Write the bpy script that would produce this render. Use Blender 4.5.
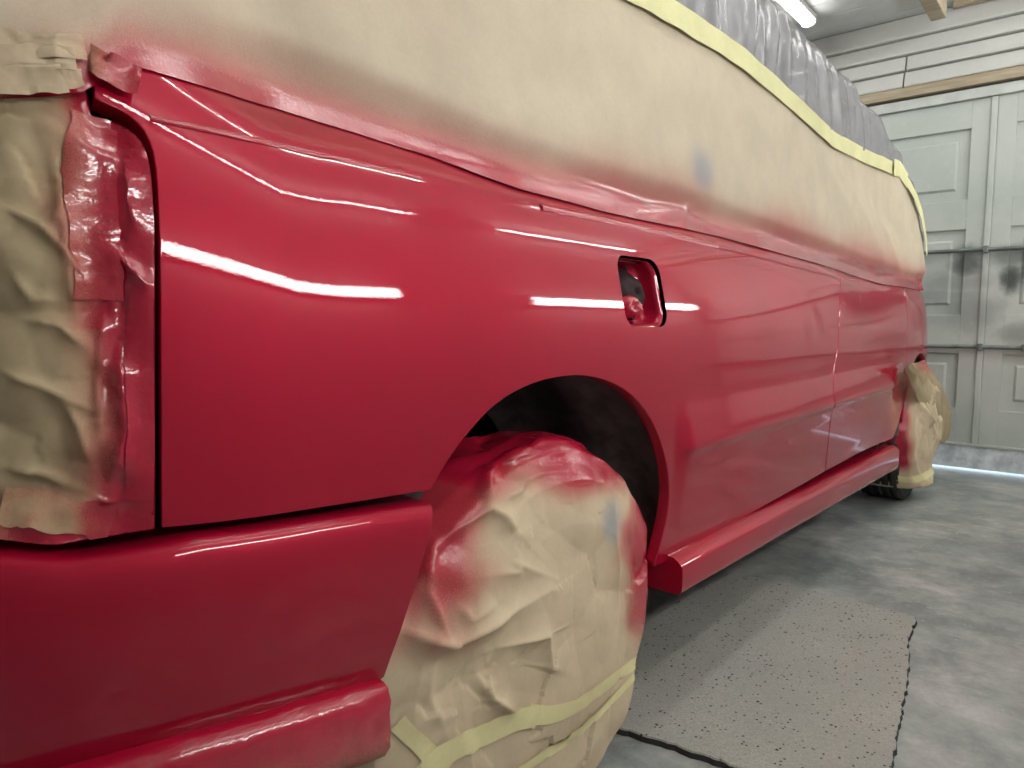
import bpy, bmesh, math, random
from mathutils import Vector, noise, geometry
from mathutils.bvhtree import BVHTree
random.seed(7)
for _o in list(bpy.data.objects): bpy.data.objects.remove(_o)
sc=bpy.context.scene; COL=sc.collection
# ---------------------------------------------------------------- camera, world, exposure
cd=bpy.data.cameras.new('camera'); cam=bpy.data.objects.new('camera',cd); COL.objects.link(cam); sc.camera=cam
cam.location=(.596,-.775,.793); cam.rotation_euler=(math.radians(90-5.22),0,math.radians(40.0))
cd.sensor_fit='HORIZONTAL'; cd.sensor_width=36; cd.lens=36*700/1024; cd.clip_start=.02; cd.clip_end=60
W=bpy.data.worlds.new('daylight'); sc.world=W; W.use_nodes=True
W.node_tree.nodes['Background'].inputs[0].default_value=(.72,.86,1.0,1); W.node_tree.nodes['Background'].inputs[1].default_value=3.5
sc.view_settings.view_transform='Standard'; sc.view_settings.look='None'; sc.view_settings.gamma=1
sc.view_settings.use_curve_mapping=False; sc.view_settings.exposure=0.17
LAMP=24.0; LAMP_MID=42.0     # emission of the ceiling battens
LAMP_HIGH=36.0; LAMP_LOW=23.0   # wall battens
# ---------------------------------------------------------------- pixel <-> world helpers
F_PX=700.0; PITCH=math.radians(5.22); AZ=math.radians(40.0); CAM=(.596,-.775,.793)
_sa,_ca,_sp,_cp=math.sin(AZ),math.cos(AZ),math.sin(PITCH),math.cos(PITCH)
CF=(-_sa*_cp,_ca*_cp,-_sp); CR=(_ca,_sa,0.0); CU=(-_sa*_sp,_ca*_sp,_cp)
def ray(px,py):
    a=(px-512)/F_PX; b=-(py-384)/F_PX
    return tuple(CF[i]+a*CR[i]+b*CU[i] for i in range(3))
def along(d,t): return tuple(CAM[i]+t*d[i] for i in range(3))
def onx(px,py,x): d=ray(px,py); return along(d,(x-CAM[0])/d[0])
def ony(px,py,y): d=ray(px,py); return along(d,(y-CAM[1])/d[1])
def onz(px,py,z): d=ray(px,py); return along(d,(z-CAM[2])/d[2])
def proj(p):
    q=[p[i]-CAM[i] for i in range(3)]
    z=sum(q[i]*CF[i] for i in range(3)); z=z if abs(z)>1e-4 else 1e-4
    if z<0: return (-9999.,-9999.)
    return (512+F_PX*sum(q[i]*CR[i] for i in range(3))/z, 384-F_PX*sum(q[i]*CU[i] for i in range(3))/z)
def lerp_tab(tab,v):
    if v<=tab[0][0]: return tab[0][1]
    for (a,fa),(b,fb) in zip(tab,tab[1:]):
        if v<=b: return fa+(fb-fa)*(v-a)/(b-a)
    return tab[-1][1]
def sstep(a,b,v):
    t=max(0.,min(1.,(v-a)/(b-a))); return t*t*(3-2*t)
# ---------------------------------------------------------------- body side: plan curve (s) and section (z)
RR,RY=.45,-.38      # rear corner radius, where it starts
FR,FY=1.5,2.75      # front taper
RQ=RY-RR*math.pi/2
def plan(s):
    """point and outward normal of the widest outline of the body, s runs forward"""
    if s>FY:
        a=(s-FY)/FR; return (-FR+FR*math.cos(a),FY+FR*math.sin(a)),(math.cos(a),math.sin(a))
    if s>=RY: return (0.,s),(1.,0.)
    if s>=RQ:
        a=(RY-s)/RR; return (-RR+RR*math.cos(a),RY-RR*math.sin(a)),(math.cos(a),-math.sin(a))
    return (-RR-(RQ-s),RY-RR),(0.,-1.)
def unplan(x,y):
    if y>FY:
        a=math.atan2(y-FY,x+FR); return FY+FR*a, math.hypot(x+FR,y-FY)-FR
    if y>=RY: return y,x
    if x>=-RR:
        a=math.atan2(RY-y,x+RR); return RY-RR*a, math.hypot(x+RR,y-RY)-RR
    return RQ-(-RR-x), -(y-(RY-RR))
ZS=[(-1.2,.975),(-.55,.972),(-.23,.968),(.04,.962),(.585,.957),(1.43,.928),(2.63,.862),(3.4,.80)]
def zs(s): return lerp_tab(ZS,s)
SL=[(-.14,1.45),(-.05,1.25),(-.02,.95),(0,.6),(.02,.45),(.04,.36),(.08,.26),(.13,.19),(.2,.1),(.3,.02),(.4,-.03),(.7,-.14)]
_N=420; _W0=-.14; _DW=.84/_N; _cum=[0.]
for _i in range(_N):
    _cum.append(_cum[-1]+.5*_DW*(lerp_tab(SL,_W0+_i*_DW)+lerp_tab(SL,_W0+(_i+1)*_DW)))
_k0=int((.3-_W0)/_DW); _ref=_cum[_k0]
def prof(w):
    f=(max(_W0,min(.69,w))-_W0)/_DW; i=min(_N-1,int(f)); return _cum[i]+(_cum[i+1]-_cum[i])*(f-i)-_ref
BAND=[(.30,.0),(.38,.0),(.50,.008),(.535,.014),(.546,.021),(.554,.0212),(.60,.010),(.635,.002),(.66,0.)]
def soff(s,z):
    o=prof(zs(s)-z+(1.3*(-.30-s)**2 if -.9<s<-.30 else .468 if s<=-.9 else 0.))*(1-.35*sstep(.5,1.5,s)-.4*sstep(1.7,2.5,s))
    k=sstep(.405,.46,s)*(1-sstep(2.1,2.4,s))
    if k>0: o+=k*lerp_tab(BAND,z)
    return o
def bpt(s,z,off=0.):
    (x,y),(nx,ny)=plan(s); o=soff(s,z)+off; return (x+nx*o,y+ny*o,z)
def bnorm(s,z,e=.004):
    a=bpt(s-e,z); b=bpt(s+e,z); c=bpt(s,z-e); d=bpt(s,z+e)
    u=[b[i]-a[i] for i in range(3)]; v=[d[i]-c[i] for i in range(3)]
    n=(u[1]*v[2]-u[2]*v[1],u[2]*v[0]-u[0]*v[2],u[0]*v[1]-u[1]*v[0]); l=math.sqrt(sum(q*q for q in n)) or 1
    return tuple(q/l for q in n)
def hit(px,py,off=0.):
    """(s,z) where the line through a pixel meets the body side"""
    d=ray(px,py); t=.2; last=None
    while t<6:
        p=along(d,t); s,o=unplan(p[0],p[1]); g=o-soff(s,p[2])-off
        if g<0:
            lo,hi=t-.01,t
            for _ in range(30):
                m=.5*(lo+hi); p=along(d,m); s,o=unplan(p[0],p[1])
                if o-soff(s,p[2])-off<0: hi=m
                else: lo=m
            return s,p[2]
        t+=.01
    p=ony(px,py,3.2); return unplan(p[0],p[1])[0],p[2]
# ---------------------------------------------------------------- materials
class NT:
    def __init__(s,name):
        s.m=bpy.data.materials.new(name); s.m.use_nodes=True; s.t=s.m.node_tree; s.b=s.t.nodes['Principled BSDF']; s.out=s.t.nodes['Material Output']
    def n(s,typ,**kw):
        nd=s.t.nodes.new(typ)
        for k,v in kw.items():
            if k.startswith('i_'):
                key=k[2:]; key=int(key) if key.isdigit() else key.replace('_',' ')
                if hasattr(v,'is_output'): s.t.links.new(v,nd.inputs[key])
                else: nd.inputs[key].default_value=v
            else: setattr(nd,k,v)
        return nd
    def set(s,key,v):
        if hasattr(v,'is_output'): s.t.links.new(v,s.b.inputs[key])
        else: s.b.inputs[key].default_value=v
    def pos(s,kind='Object'):
        return s.n('ShaderNodeTexCoord').outputs[kind]
    def wpos(s): return s.n('ShaderNodeNewGeometry').outputs['Position']
    def noise(s,vec,scale,detail=4,rough=.5,dist=0): return s.n('ShaderNodeTexNoise',i_Vector=vec,i_Scale=scale,i_Detail=detail,i_Roughness=rough,i_Distortion=dist).outputs['Fac']
    def ramp(s,f,stops):
        r=s.n('ShaderNodeValToRGB',i_0=f); e=r.color_ramp.elements
        while len(e)<len(stops): e.new(.5)
        for k,(p,c) in zip(e,stops): k.position=p; k.color=c if len(c)==4 else (*c,1)
        return r.outputs[0]
    def val(s,f,a,b,c=0.,d=1.):
        return s.n('ShaderNodeMapRange',i_0=f,i_1=a,i_2=b,i_3=c,i_4=d,interpolation_type='SMOOTHSTEP').outputs[0]
    def math(s,op,a,b=None,c=None):
        kw={'operation':op,'i_0':a}
        if b is not None: kw['i_1']=b
        if c is not None: kw['i_2']=c
        return s.n('ShaderNodeMath',**kw).outputs[0]
    def mix(s,f,a,b):
        nd=s.n('ShaderNodeMix',data_type='RGBA')
        for key,v in ((0,f),(6,a),(7,b)):
            if hasattr(v,'is_output'): s.t.links.new(v,nd.inputs[key])
            else: nd.inputs[key].default_value=(v if key==0 else (*v,1) if len(v)==3 else v)
        return nd.outputs[2]
    def bump(s,h,strength,dist=.002,prev=None):
        kw=dict(i_Height=h,i_Strength=strength,i_Distance=dist)
        if prev is not None: kw['i_Normal']=prev
        return s.n('ShaderNodeBump',**kw).outputs[0]
RED=(.41,.0035,.030)
def m_plain(name,col,rough=.5,metal=0.,coat=0.,spec=.5,nscale=0,namp=.12,bump=0.):
    k=NT(name); k.set('Roughness',rough); k.set('Metallic',metal); k.set('Coat Weight',coat); k.set('Specular IOR Level',spec)
    if nscale:
        f=k.noise(k.pos(),nscale,5,.6)
        k.set('Base Color',k.mix(k.val(f,.3,.7),tuple(c*(1-namp) for c in col),tuple(min(1,c*(1+namp)) for c in col)))
        if bump: k.set('Normal',k.bump(f,bump))
    else: k.set('Base Color',(*col,1))
    return k.m
def m_paint():
    k=NT('wet red paint'); p=k.wpos()
    f=k.noise(p,2.2,3,.5); k.set('Base Color',k.mix(k.val(f,.3,.7),tuple(c*.93 for c in RED),tuple(c*1.06 for c in RED)))
    k.set('Roughness',.48); k.set('Metallic',.32); k.set('Specular IOR Level',.05); k.set('Coat Weight',1.0); k.set('Coat Roughness',.012); k.set('Coat IOR',1.5)
    b1=k.bump(k.noise(p,3.5,2,.5),.03,.02); b=k.bump(k.noise(p,320,2,.5),.022,.001,b1)
    k.t.links.new(b,k.b.inputs['Coat Normal']); return k.m
def m_tape_paint():
    k=NT('red paint on crinkled tape'); p=k.wpos()
    k.set('Base Color',(RED[0]*1.1,RED[1]*1.2,RED[2]*1.1,1)); k.set('Roughness',.25); k.set('Coat Weight',1.0); k.set('Coat Roughness',.05)
    b=k.bump(k.noise(p,420,2,.6),.3,.0012); b2=k.bump(k.noise(p,120,2,.6),.2,.002,b)
    k.set('Normal',b2); k.t.links.new(b2,k.b.inputs['Coat Normal']); return k.m
def m_paper(name,col,wet=1.0,gs=260,gb=.13,cr=.03):
    """masking paper; colour attribute 'spray': r = red overspray, g = grey primer smudge"""
    k=NT(name); p=k.wpos(); a=k.n('ShaderNodeAttribute',attribute_name='spray'); sp=k.n('ShaderNodeSeparateColor',i_0=a.outputs['Color'])
    nz=k.noise(p,9,5,.6); fine=k.noise(p,700,2,.6); fib=k.noise(p,160,3,.6)
    base=k.mix(k.val(nz,.25,.75),tuple(c*.92 for c in col),tuple(min(1,c*1.06) for c in col))
    base=k.mix(k.math('MULTIPLY',k.val(fib,.35,.75),.12),base,(col[0]*.7,col[1]*.66,col[2]*.6))
    r=k.math('ADD',sp.outputs[0],k.math('MULTIPLY',k.math('SUBTRACT',fine,.5),k.math('MULTIPLY',k.math('MULTIPLY',sp.outputs[0],k.math('SUBTRACT',1.0,sp.outputs[0])),1.6)))
    r=k.val(r,0.0,1.0)
    base=k.mix(sp.outputs[1],base,(.30,.32,.36))
    base=k.mix(r,base,(RED[0]*1.05,RED[1]*1.2,RED[2]*1.1))
    k.set('Base Color',base); k.set('Roughness',k.val(r,.35,.95,.72,.22)); k.set('Specular IOR Level',k.val(r,.3,1,.28,.6))
    k.set('Coat Weight',k.val(r,.6,1.0,0,wet)); k.set('Coat Roughness',cr)
    b=k.bump(k.noise(p,260,3,.6),.12,.001); bs=k.n('ShaderNodeBump',i_Height=k.noise(p,gs,2,.6),i_Strength=k.val(r,.25,.9,.02,gb),i_Distance=.0016,i_Normal=b).outputs[0]
    k.set('Normal',bs); k.t.links.new(bs,k.b.inputs['Coat Normal']); return k.m
def m_film():
    k=NT('clear plastic film'); p=k.wpos()
    f=k.noise(p,14,4,.6); k.set('Base Color',k.mix(f,(.27,.265,.285),(.46,.45,.48))); k.set('Roughness',.18); k.set('Specular IOR Level',.6)
    k.set('Alpha',.66); k.set('Normal',k.bump(k.noise(p,30,4,.6),.25,.006)); return k.m
def m_floor():
    k=NT('stained concrete floor'); p=k.wpos()
    n1=k.noise(p,1.4,7,.7,.1); n2=k.noise(p,3.6,9,.72,.15); n3=k.noise(p,38,4,.6); n4=k.noise(p,2.6,7,.7,.2)
    c=k.ramp(n2,[(.28,(.13,.145,.14)),(.45,(.25,.27,.26)),(.55,(.36,.375,.355)),(.70,(.56,.56,.54))])
    c=k.mix(k.val(n1,.5,.68,0,.55),c,(.27,.335,.315)); c=k.mix(k.val(n4,.56,.7,0,.5),c,(.33,.235,.205))
    c=k.mix(k.val(n3,.62,.74,0,.5),c,(.58,.58,.55)); c=k.mix(k.val(k.noise(p,16,6,.75,.6),.56,.68,0,.7),c,(.40,.40,.38))
    c=k.mix(k.val(k.noise(p,75,2,.5),.72,.77,0,.8),c,(.55,.55,.53))
    k.set('Base Color',c); k.set('Roughness',k.val(n2,.3,.7,.42,.62)); k.set('Specular IOR Level',.4); k.set('Normal',k.bump(n3,.12,.004)); return k.m
def m_mat():
    k=NT('speckled foam mat'); p=k.wpos()
    base=k.mix(k.val(k.noise(p,3,4,.6),.35,.65),(.40,.40,.365),(.50,.49,.435))
    g=k.noise(p,260,3,.7); base=k.mix(k.val(g,.35,.7),tuple(c*.72 for c in (.46,.455,.41)),base)
    base=k.mix(k.val(k.noise(p,330,2,.6),.63,.70,0,.8),base,(.40,.39,.36))
    wv=k.n('ShaderNodeTexVoronoi',i_Vector=p,i_Scale=58,i_Randomness=1.0)
    rnd=k.n('ShaderNodeSeparateColor',i_0=wv.outputs['Color']).outputs[0]
    spot=k.math('MULTIPLY',k.val(k.math('ADD',wv.outputs['Distance'],k.math('MULTIPLY',k.noise(p,150,2,.5),.35)),.26,.44,1,0),k.val(rnd,.78,.84))
    wv2=k.n('ShaderNodeTexVoronoi',i_Vector=p,i_Scale=120,i_Randomness=1.0); rnd2=k.n('ShaderNodeSeparateColor',i_0=wv2.outputs['Color']).outputs[0]
    spot2=k.math('MULTIPLY',k.val(wv2.outputs['Distance'],.2,.34,1,0),k.val(rnd2,.80,.85))
    base=k.mix(k.math('MAXIMUM',spot,spot2),base,(.025,.025,.026))
    k.set('Base Color',base); k.set('Roughness',.85); k.set('Normal',k.bump(g,.5,.003)); return k.m
def m_door():
    """off-white painted door, with the black spray smudges that sit on it"""
    k=NT('grey white door paint'); p=k.wpos(); n1=k.noise(p,2.5,5,.6); n2=k.noise(p,24,5,.65)
    c=k.mix(k.val(n1,.3,.7),(.47,.52,.48),(.56,.585,.55)); c=k.mix(k.val(n2,.55,.75,0,.3),c,(.66,.68,.64))
    tot=None
    for (x,z,rx,rz,s) in ((.04,1.09,.09,.10,.85),(.235,1.0,.06,.09,1.0),(.36,1.04,.12,.16,1.0),(.0,.99,.22,.07,.4),(.06,.84,.2,.12,.42),(.30,.72,.14,.07,.5),(-.08,.92,.3,.05,.4),(.25,1.11,.16,.07,.6),(.07,.76,.05,.05,.3)):
        xyz=k.n('ShaderNodeSeparateXYZ',i_0=p)
        dx=k.math('DIVIDE',k.math('SUBTRACT',xyz.outputs[0],x),rx); dz=k.math('DIVIDE',k.math('SUBTRACT',xyz.outputs[2],z),rz)
        q=k.math('SQRT',k.math('ADD',k.math('MULTIPLY',dx,dx),k.math('MULTIPLY',dz,dz)))
        q=k.math('ADD',q,k.math('MULTIPLY',k.math('SUBTRACT',k.noise(p,11,4,.6),.5),1.1))
        m=k.val(q,.25,1.25,s,0); tot=m if tot is None else k.math('MAXIMUM',tot,m)
    c=k.mix(k.math('MULTIPLY',tot,.9),c,(.035,.042,.042)); k.set('Base Color',c); k.set('Roughness',.45); k.set('Normal',k.bump(n2,.1,.003)); return k.m
def m_emit(name,col,st):
    k=NT(name); k.set('Base Color',(*col,1)); k.set('Emission Color',(*col,1)); k.set('Emission Strength',st); return k.m
def m_boards():
    k=NT('dusty white cladding'); p=k.wpos(); n1=k.noise(p,3,5,.65); n2=k.noise(p,30,5,.7)
    c=k.mix(k.val(n1,.3,.7),(.58,.58,.55),(.56,.56,.53)); c=k.mix(k.val(n2,.5,.75,0,.4),c,(.68,.67,.64)); k.set('Base Color',c); k.set('Roughness',.6); return k.m
def m_wood():
    k=NT('raw timber'); p=k.wpos(); mp=k.n('ShaderNodeMapping',i_0=p,i_3=(3,22,60))
    f=k.noise(mp.outputs[0],1.5,5,.6,.6); k.set('Base Color',k.mix(k.val(f,.3,.7),(.33,.265,.18),(.47,.395,.285))); k.set('Roughness',.75); return k.m
M=dict(paint=m_paint(),tapepaint=m_tape_paint(),paper=m_paper('masking paper',(.60,.52,.395)),kraft=m_paper('brown masking paper',(.44,.345,.215),1.0,110,.35,.05),wheelpaper=m_paper('tan masking paper',(.62,.50,.345),.12,200,.3,.25),wetpaper=m_paper('sprayed paper edge',(.60,.44,.27),1.0,90,.45,.05),
 film=m_film(),floor=m_floor(),mat=m_mat(),matside=m_plain('mat underside',(.03,.03,.03),.8),door=m_door(),boards=m_boards(),wood=m_wood(),
 tape=m_paper('pale yellow masking tape',(.72,.66,.36)),tape2=m_paper('bright yellow masking tape',(.78,.75,.42)),
 liner=m_plain('black arch liner',(.13,.12,.123),.4,nscale=30,namp=.3,bump=.2),dark=m_plain('gap shade black',(.008,.006,.006),.8),
 rubber=m_plain('tyre rubber',(.02,.02,.021),.6,nscale=60,namp=.3,bump=.2),bar=m_plain('grey steel bar',(.20,.23,.22),.4,.6,nscale=12,namp=.3),
 wall=m_plain('painted plaster',(.56,.57,.55),.7,nscale=2,namp=.06,bump=.1),ceil=m_plain('white ceiling sheet',(.60,.61,.59),.5,nscale=3,namp=.08),
 header=m_plain('white header paint',(.52,.55,.52),.5,nscale=8,namp=.12),sillb=m_plain('blue grey threshold',(.70,.76,.82),.6,nscale=18,namp=.25),
 housing=m_plain('white lamp housing',(.75,.75,.75),.4),lamp=m_emit('lamp diffuser',(1.0,1.0,.97),LAMP),lampm=m_emit('middle lamp diffuser',(1.0,1.0,.97),LAMP_MID),lamph=m_emit('wall lamp diffuser',(1.0,1.0,.97),LAMP_HIGH),lampl=m_emit('low wall lamp diffuser',(1.0,1.0,.97),LAMP_LOW),roofgrey=m_plain('silver roof',(.36,.36,.38),.4,.2),
 filler=m_plain('dark filler plastic',(.02,.003,.005),.6,spec=.25,nscale=60,namp=.3,bump=.5),outside=m_plain('pale paving',(.6,.62,.64),.8))
# ---------------------------------------------------------------- mesh helpers
def tag(o,label=None,cat=None,group=None,kind=None):
    if label: o['label']=label
    if cat: o['category']=cat
    if group: o['group']=group
    if kind: o['kind']=kind
    return o
def empty(name,loc=(0,0,0)):
    o=bpy.data.objects.new(name,None); COL.objects.link(o); o.location=loc; o.empty_display_size=.1; return o
def link(name,me,mat,parent=None):
    o=bpy.data.objects.new(name,me); COL.objects.link(o)
    if mat is not None and not me.materials: me.materials.append(mat)
    if parent is not None:
        o.parent=parent; o.matrix_parent_inverse=parent.matrix_world.inverted()
        if parent.type=='EMPTY': o.matrix_parent_inverse.identity(); o.location=[-q for q in parent.location]
    return o
def mk(name,verts,faces,mat,parent=None,smooth=True,normals=None,spray=None):
    me=bpy.data.meshes.new(name); me.from_pydata([tuple(v) for v in verts],[],faces); me.update()
    if smooth: me.polygons.foreach_set('use_smooth',[True]*len(me.polygons))
    if spray is not None:
        a=me.color_attributes.new('spray','FLOAT_COLOR','POINT')
        flat=[]
        for c in spray: flat+= [c[0],c[1],0.,1.]
        a.data.foreach_set('color',flat)
    if normals is not None: me.normals_split_custom_set_from_vertices([tuple(n) for n in normals])
    return link(name,me,mat,parent)
def grid_faces(n,m,wrap=False,flip=False):
    f=[]
    for i in range(n if wrap else n-1):
        for j in range(m-1):
            a=i*m+j; b=((i+1)%n)*m+j
            q=(a,b,b+1,a+1); f.append(q[::-1] if flip else q)
    return f
def box(name,x0,x1,y0,y1,z0,z1,mat,parent=None,bev=.0):
    bm=bmesh.new(); bmesh.ops.create_cube(bm,size=1)
    for v in bm.verts: v.co=Vector((x0+(v.co.x+.5)*(x1-x0),y0+(v.co.y+.5)*(y1-y0),z0+(v.co.z+.5)*(z1-z0)))
    if bev: bmesh.ops.bevel(bm,geom=bm.edges[:],offset=bev,segments=2,affect='EDGES',profile=.5)
    me=bpy.data.meshes.new(name); bm.to_mesh(me); bm.free(); return link(name,me,mat,parent)
def poly_len(pts,step):
    """resample an open polyline of tuples at about the given step"""
    out=[pts[0]]
    for a,b in zip(pts,pts[1:]):
        d=math.dist(a,b); n=max(1,int(d/step))
        for i in range(1,n+1): out.append(tuple(a[k]+(b[k]-a[k])*i/n for k in range(len(a))))
    return out
def smooth_px(pts,it=2):
    for _ in range(it):
        o=[pts[0]]
        for a,b in zip(pts,pts[1:]):
            o.append(tuple(.75*a[k]+.25*b[k] for k in range(2))); o.append(tuple(.25*a[k]+.75*b[k] for k in range(2)))
        o.append(pts[-1]); pts=o
    return pts
def seg_d(p,line):
    """signed distance to a pixel polyline and position along it (0..1)"""
    best=(1e9,0,0); L=len(line)-1
    for i,(a,b) in enumerate(zip(line,line[1:])):
        dx,dy=b[0]-a[0],b[1]-a[1]; l2=dx*dx+dy*dy or 1e-9
        t=max(0,min(1,((p[0]-a[0])*dx+(p[1]-a[1])*dy)/l2)); ex,ey=p[0]-a[0]-t*dx,p[1]-a[1]-t*dy
        d=math.hypot(ex,ey)
        if d<best[0]: best=(d,(i+t)/L,1 if dx*ey-dy*ex>0 else -1)
    return best
def folds(q,fl):
    h=0.
    for line,amp,wp,wn in fl:
        xs=[a[0] for a in line]; ys=[a[1] for a in line]; m=4*max(wp,wn)
        if q[0]<min(xs)-m or q[0]>max(xs)+m or q[1]<min(ys)-m or q[1]>max(ys)+m: continue
        d,t,sg=seg_d(q,line); w=wp if sg>0 else wn
        h+=amp*math.exp(-d/w)*min(1,1.2*math.sin(math.pi*max(.06,min(.94,t))))
    return h
def crumple(p,f,seed=0.):
    p=Vector(p)*f+Vector((seed,seed*1.7,seed*.6)); w=Vector((noise.noise(p*.6),noise.noise(p*.6+Vector((9,0,0))),noise.noise(p*.6+Vector((0,9,0)))))*.5
    d,_=noise.voronoi(p+w); return d[0]
def facet(p,f,seed=0.):
    """creased planar facets, like crushed paper"""
    p=Vector(p)*f+Vector((seed,seed*1.7,seed*.6)); d,pt=noise.voronoi(p); best=-9
    for k in range(4):
        q=pt[k]; g=noise.random_vector if False else Vector((noise.cell(q*7.3+Vector((1,0,0))),noise.cell(q*7.3+Vector((0,5,0))),noise.cell(q*7.3+Vector((0,0,9)))))
        best=max(best,.6*g.dot(p-q)-1.0*d[k])
    return best+.45
def panel(name,outline,mat,parent,holes=(),step=(.02,.012),off=0.,flange=((.0006,.0006),(.0009,.003),(.001,.022)),disp=None,spray=None,custom=True,inset_normals=True):
    """a sheet lying on the body side, cut to an (s,z) outline, with turned-in edges"""
    loops=[outline]+list(holes); pts=[]; edges=[]; loopidx=[]
    for lp in loops:
        b=len(pts); pts+=[Vector(p) for p in lp]; n=len(lp); edges+=[(b+i,b+(i+1)%n) for i in range(n)]; loopidx.append(list(range(b,b+n)))
    def inside(p):
        r=False
        for lp in loops:
            n=len(lp); j=n-1
            for i in range(n):
                a,b=lp[i],lp[j]
                if (a[1]>p[1])!=(b[1]>p[1]) and p[0]<(b[0]-a[0])*(p[1]-a[1])/(b[1]-a[1])+a[0]: r=not r
                j=i
        return r
    def near(p,e):
        for lp in loops:
            for a in lp:
                if abs(a[0]-p[0])<e and abs(a[1]-p[1])<e: return True
        return False
    s0=min(p[0] for p in outline); s1=max(p[0] for p in outline); z0=min(p[1] for p in outline); z1=max(p[1] for p in outline)
    s=s0+step[0]*.5; row=0
    while s<s1:
        z=z0+step[1]*(.5 if row%2 else .0)
        while z<z1:
            if inside((s,z)) and not near((s,z),min(step)*.45): pts.append(Vector((s,z)))
            z+=step[1]
        s+=step[0]; row+=1
    V,E,Fc,ov,_,_=geometry.delaunay_2d_cdt(pts,edges,[],0,1e-6)
    faces=[]
    for f in Fc:
        c=(sum(V[i][0] for i in f)/3,sum(V[i][1] for i in f)/3)
        if inside(c):
            a,b,d=(V[i] for i in f); ar=(b[0]-a[0])*(d[1]-a[1])-(b[1]-a[1])*(d[0]-a[0])
            faces.append(tuple(f) if ar>0 else tuple(f)[::-1])
    inv={}
    for k,o in enumerate(ov):
        for i in o: inv[i]=k
    verts=[]; nrm=[]; spr=[]
    for v in V:
        s,z=v[0],v[1]; p=bpt(s,z,off); n=bnorm(s,z)
        if disp:
            h=disp(s,z,p); p=tuple(p[i]+n[i]*h for i in range(3))
        verts.append(p); nrm.append(n)
        if spray: spr.append(spray(s,z,proj(p),p))
    for li,lp in enumerate(loopidx):
        idx=[inv[i] for i in lp]; n=len(idx)
        area=sum(loops[li][i][0]*loops[li][(i+1)%n][1]-loops[li][(i+1)%n][0]*loops[li][i][1] for i in range(n))
        sg=1 if (area>0)==(li==0) else -1
        prev=idx
        for (o,d) in flange:
            cur=[]
            for i in range(n):
                a=loops[li][i-1]; b=loops[li][(i+1)%n]; tx,tz=b[0]-a[0],b[1]-a[1]; l=math.hypot(tx,tz) or 1
                ox,oz=sg*tz/l,-sg*tx/l
                s,z=loops[li][i][0]+ox*o,loops[li][i][1]+oz*o; nn=bnorm(s,z); base=verts[idx[i]]
                (x,y),(nx,ny)=plan(s); tv=(-ny*ox,nx*ox,oz)
                p=tuple(base[k]+tv[k]*o-nn[k]*d for k in range(3)); verts.append(p); cur.append(len(verts)-1)
                w=min(1,d/.004); q=[nn[k]*(1-w)+tv[k]*w for k in range(3)]; L=math.sqrt(sum(e*e for e in q)) or 1; nrm.append(tuple(e/L for e in q))
                if spray: spr.append(spr[idx[i]])
            for i in range(n):
                j=(i+1)%n; q=(prev[j],prev[i],cur[i],cur[j]); faces.append(q if sg*((area>0)*2-1)>0 or True else q[::-1])
            prev=cur
    return mk(name,verts,faces,mat,parent,True,nrm if custom and not disp else None,spr if spray else None)
def hits(pxs,off=0.): return [hit(a,b,off) for a,b in pxs]
def strip(name,bvh,line,wid,mat,parent,off=.0012,rag=.0,seed=0,fallback=None,spray=None,step=5,arch=0.,crum=0.,m=5):
    """a tape laid on a surface along a pixel polyline; wid is its width in metres, half to each side"""
    pts=poly_len(smooth_px(line),step); P=[]; N=[]
    for q in pts:
        d=Vector(ray(*q)).normalized(); r=bvh.ray_cast(Vector(CAM),d)
        if r[0] is None: continue
        n=r[1] if r[1].dot(d)<0 else -r[1]; P.append(r[0]); N.append(n)
    if len(P)<3: return None
    V=[];S=[]
    for i in range(len(P)):
        a=P[max(0,i-3)]; b=P[min(len(P)-1,i+3)]; n=Vector((0,0,0))
        for k in range(max(0,i-4),min(len(N),i+5)): n+=N[k]
        n.normalize(); t=(b-a).normalized(); w=n.cross(t).normalized(); hw=wid[0]+(wid[1]-wid[0])*i/(len(P)-1) if isinstance(wid,tuple) else wid
        for j in range(m):
            e=(j/(m-1)-.5)*hw*(1+rag*noise.noise(Vector((i*.12,9. if j>m//2 else 0.,seed)))); q=P[i]+w*e
            r=bvh.find_nearest(q+n*.004); c=r[0] if r[0] is not None else q
            if (c-q).length>.012: c=q
            c=c+n*(off+arch*(1-(2*j/(m-1)-1)**2)+rag*.002*noise.noise(Vector((i*.5,j*.9,seed+3)))); c=c+n*crum*(facet(c,26,seed*.7)+.1) if crum else c; V.append(c)
            S.append(spray(proj(c)) if spray else (0,0))
    return mk(name,V,grid_faces(len(P),m),mat,parent,True,None,S)
def bvh_of(o):
    me=o.data; return BVHTree.FromPolygons([o.matrix_world@v.co if False else v.co.copy() for v in me.vertices],[tuple(p.vertices) for p in me.polygons])
# ================================================================ the setting
DY=3.543
fl=box('floor',-2.6,1.3,-3.2,9,-.06,0,M['floor']); tag(fl,kind='structure')
wr=box('wall_right',1.3,1.4,-3.2,DY+.1,0,2.45,M['wall']); tag(wr,kind='structure')
wl=box('wall_left',-2.7,-2.6,-3.2,DY+.1,0,2.45,M['wall']); tag(wl,kind='structure')
wb=box('wall_rear',-2.7,1.4,-3.3,-3.2,0,2.45,M['wall']); tag(wb,kind='structure')
# ceiling: sheets running across the room
ce=box('ceiling',-2.6,1.3,-3.2,DY+.1,2.412,2.45,M['ceil']); tag(ce,kind='structure')
me0=None; y=-3.2; k=0
while y<DY-.02:
    w=.18
    if me0 is None:
        o=box('ceiling_sheet',-2.6,1.3,y+.002,y+w-.002,2.4,2.412,M['ceil'],ce,.0015); me0=o.data; y00=y
    else:
        o=bpy.data.objects.new('ceiling_sheet',me0); COL.objects.link(o); o.parent=ce; o.location=(0,y-y00,0)
    y+=w
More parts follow.
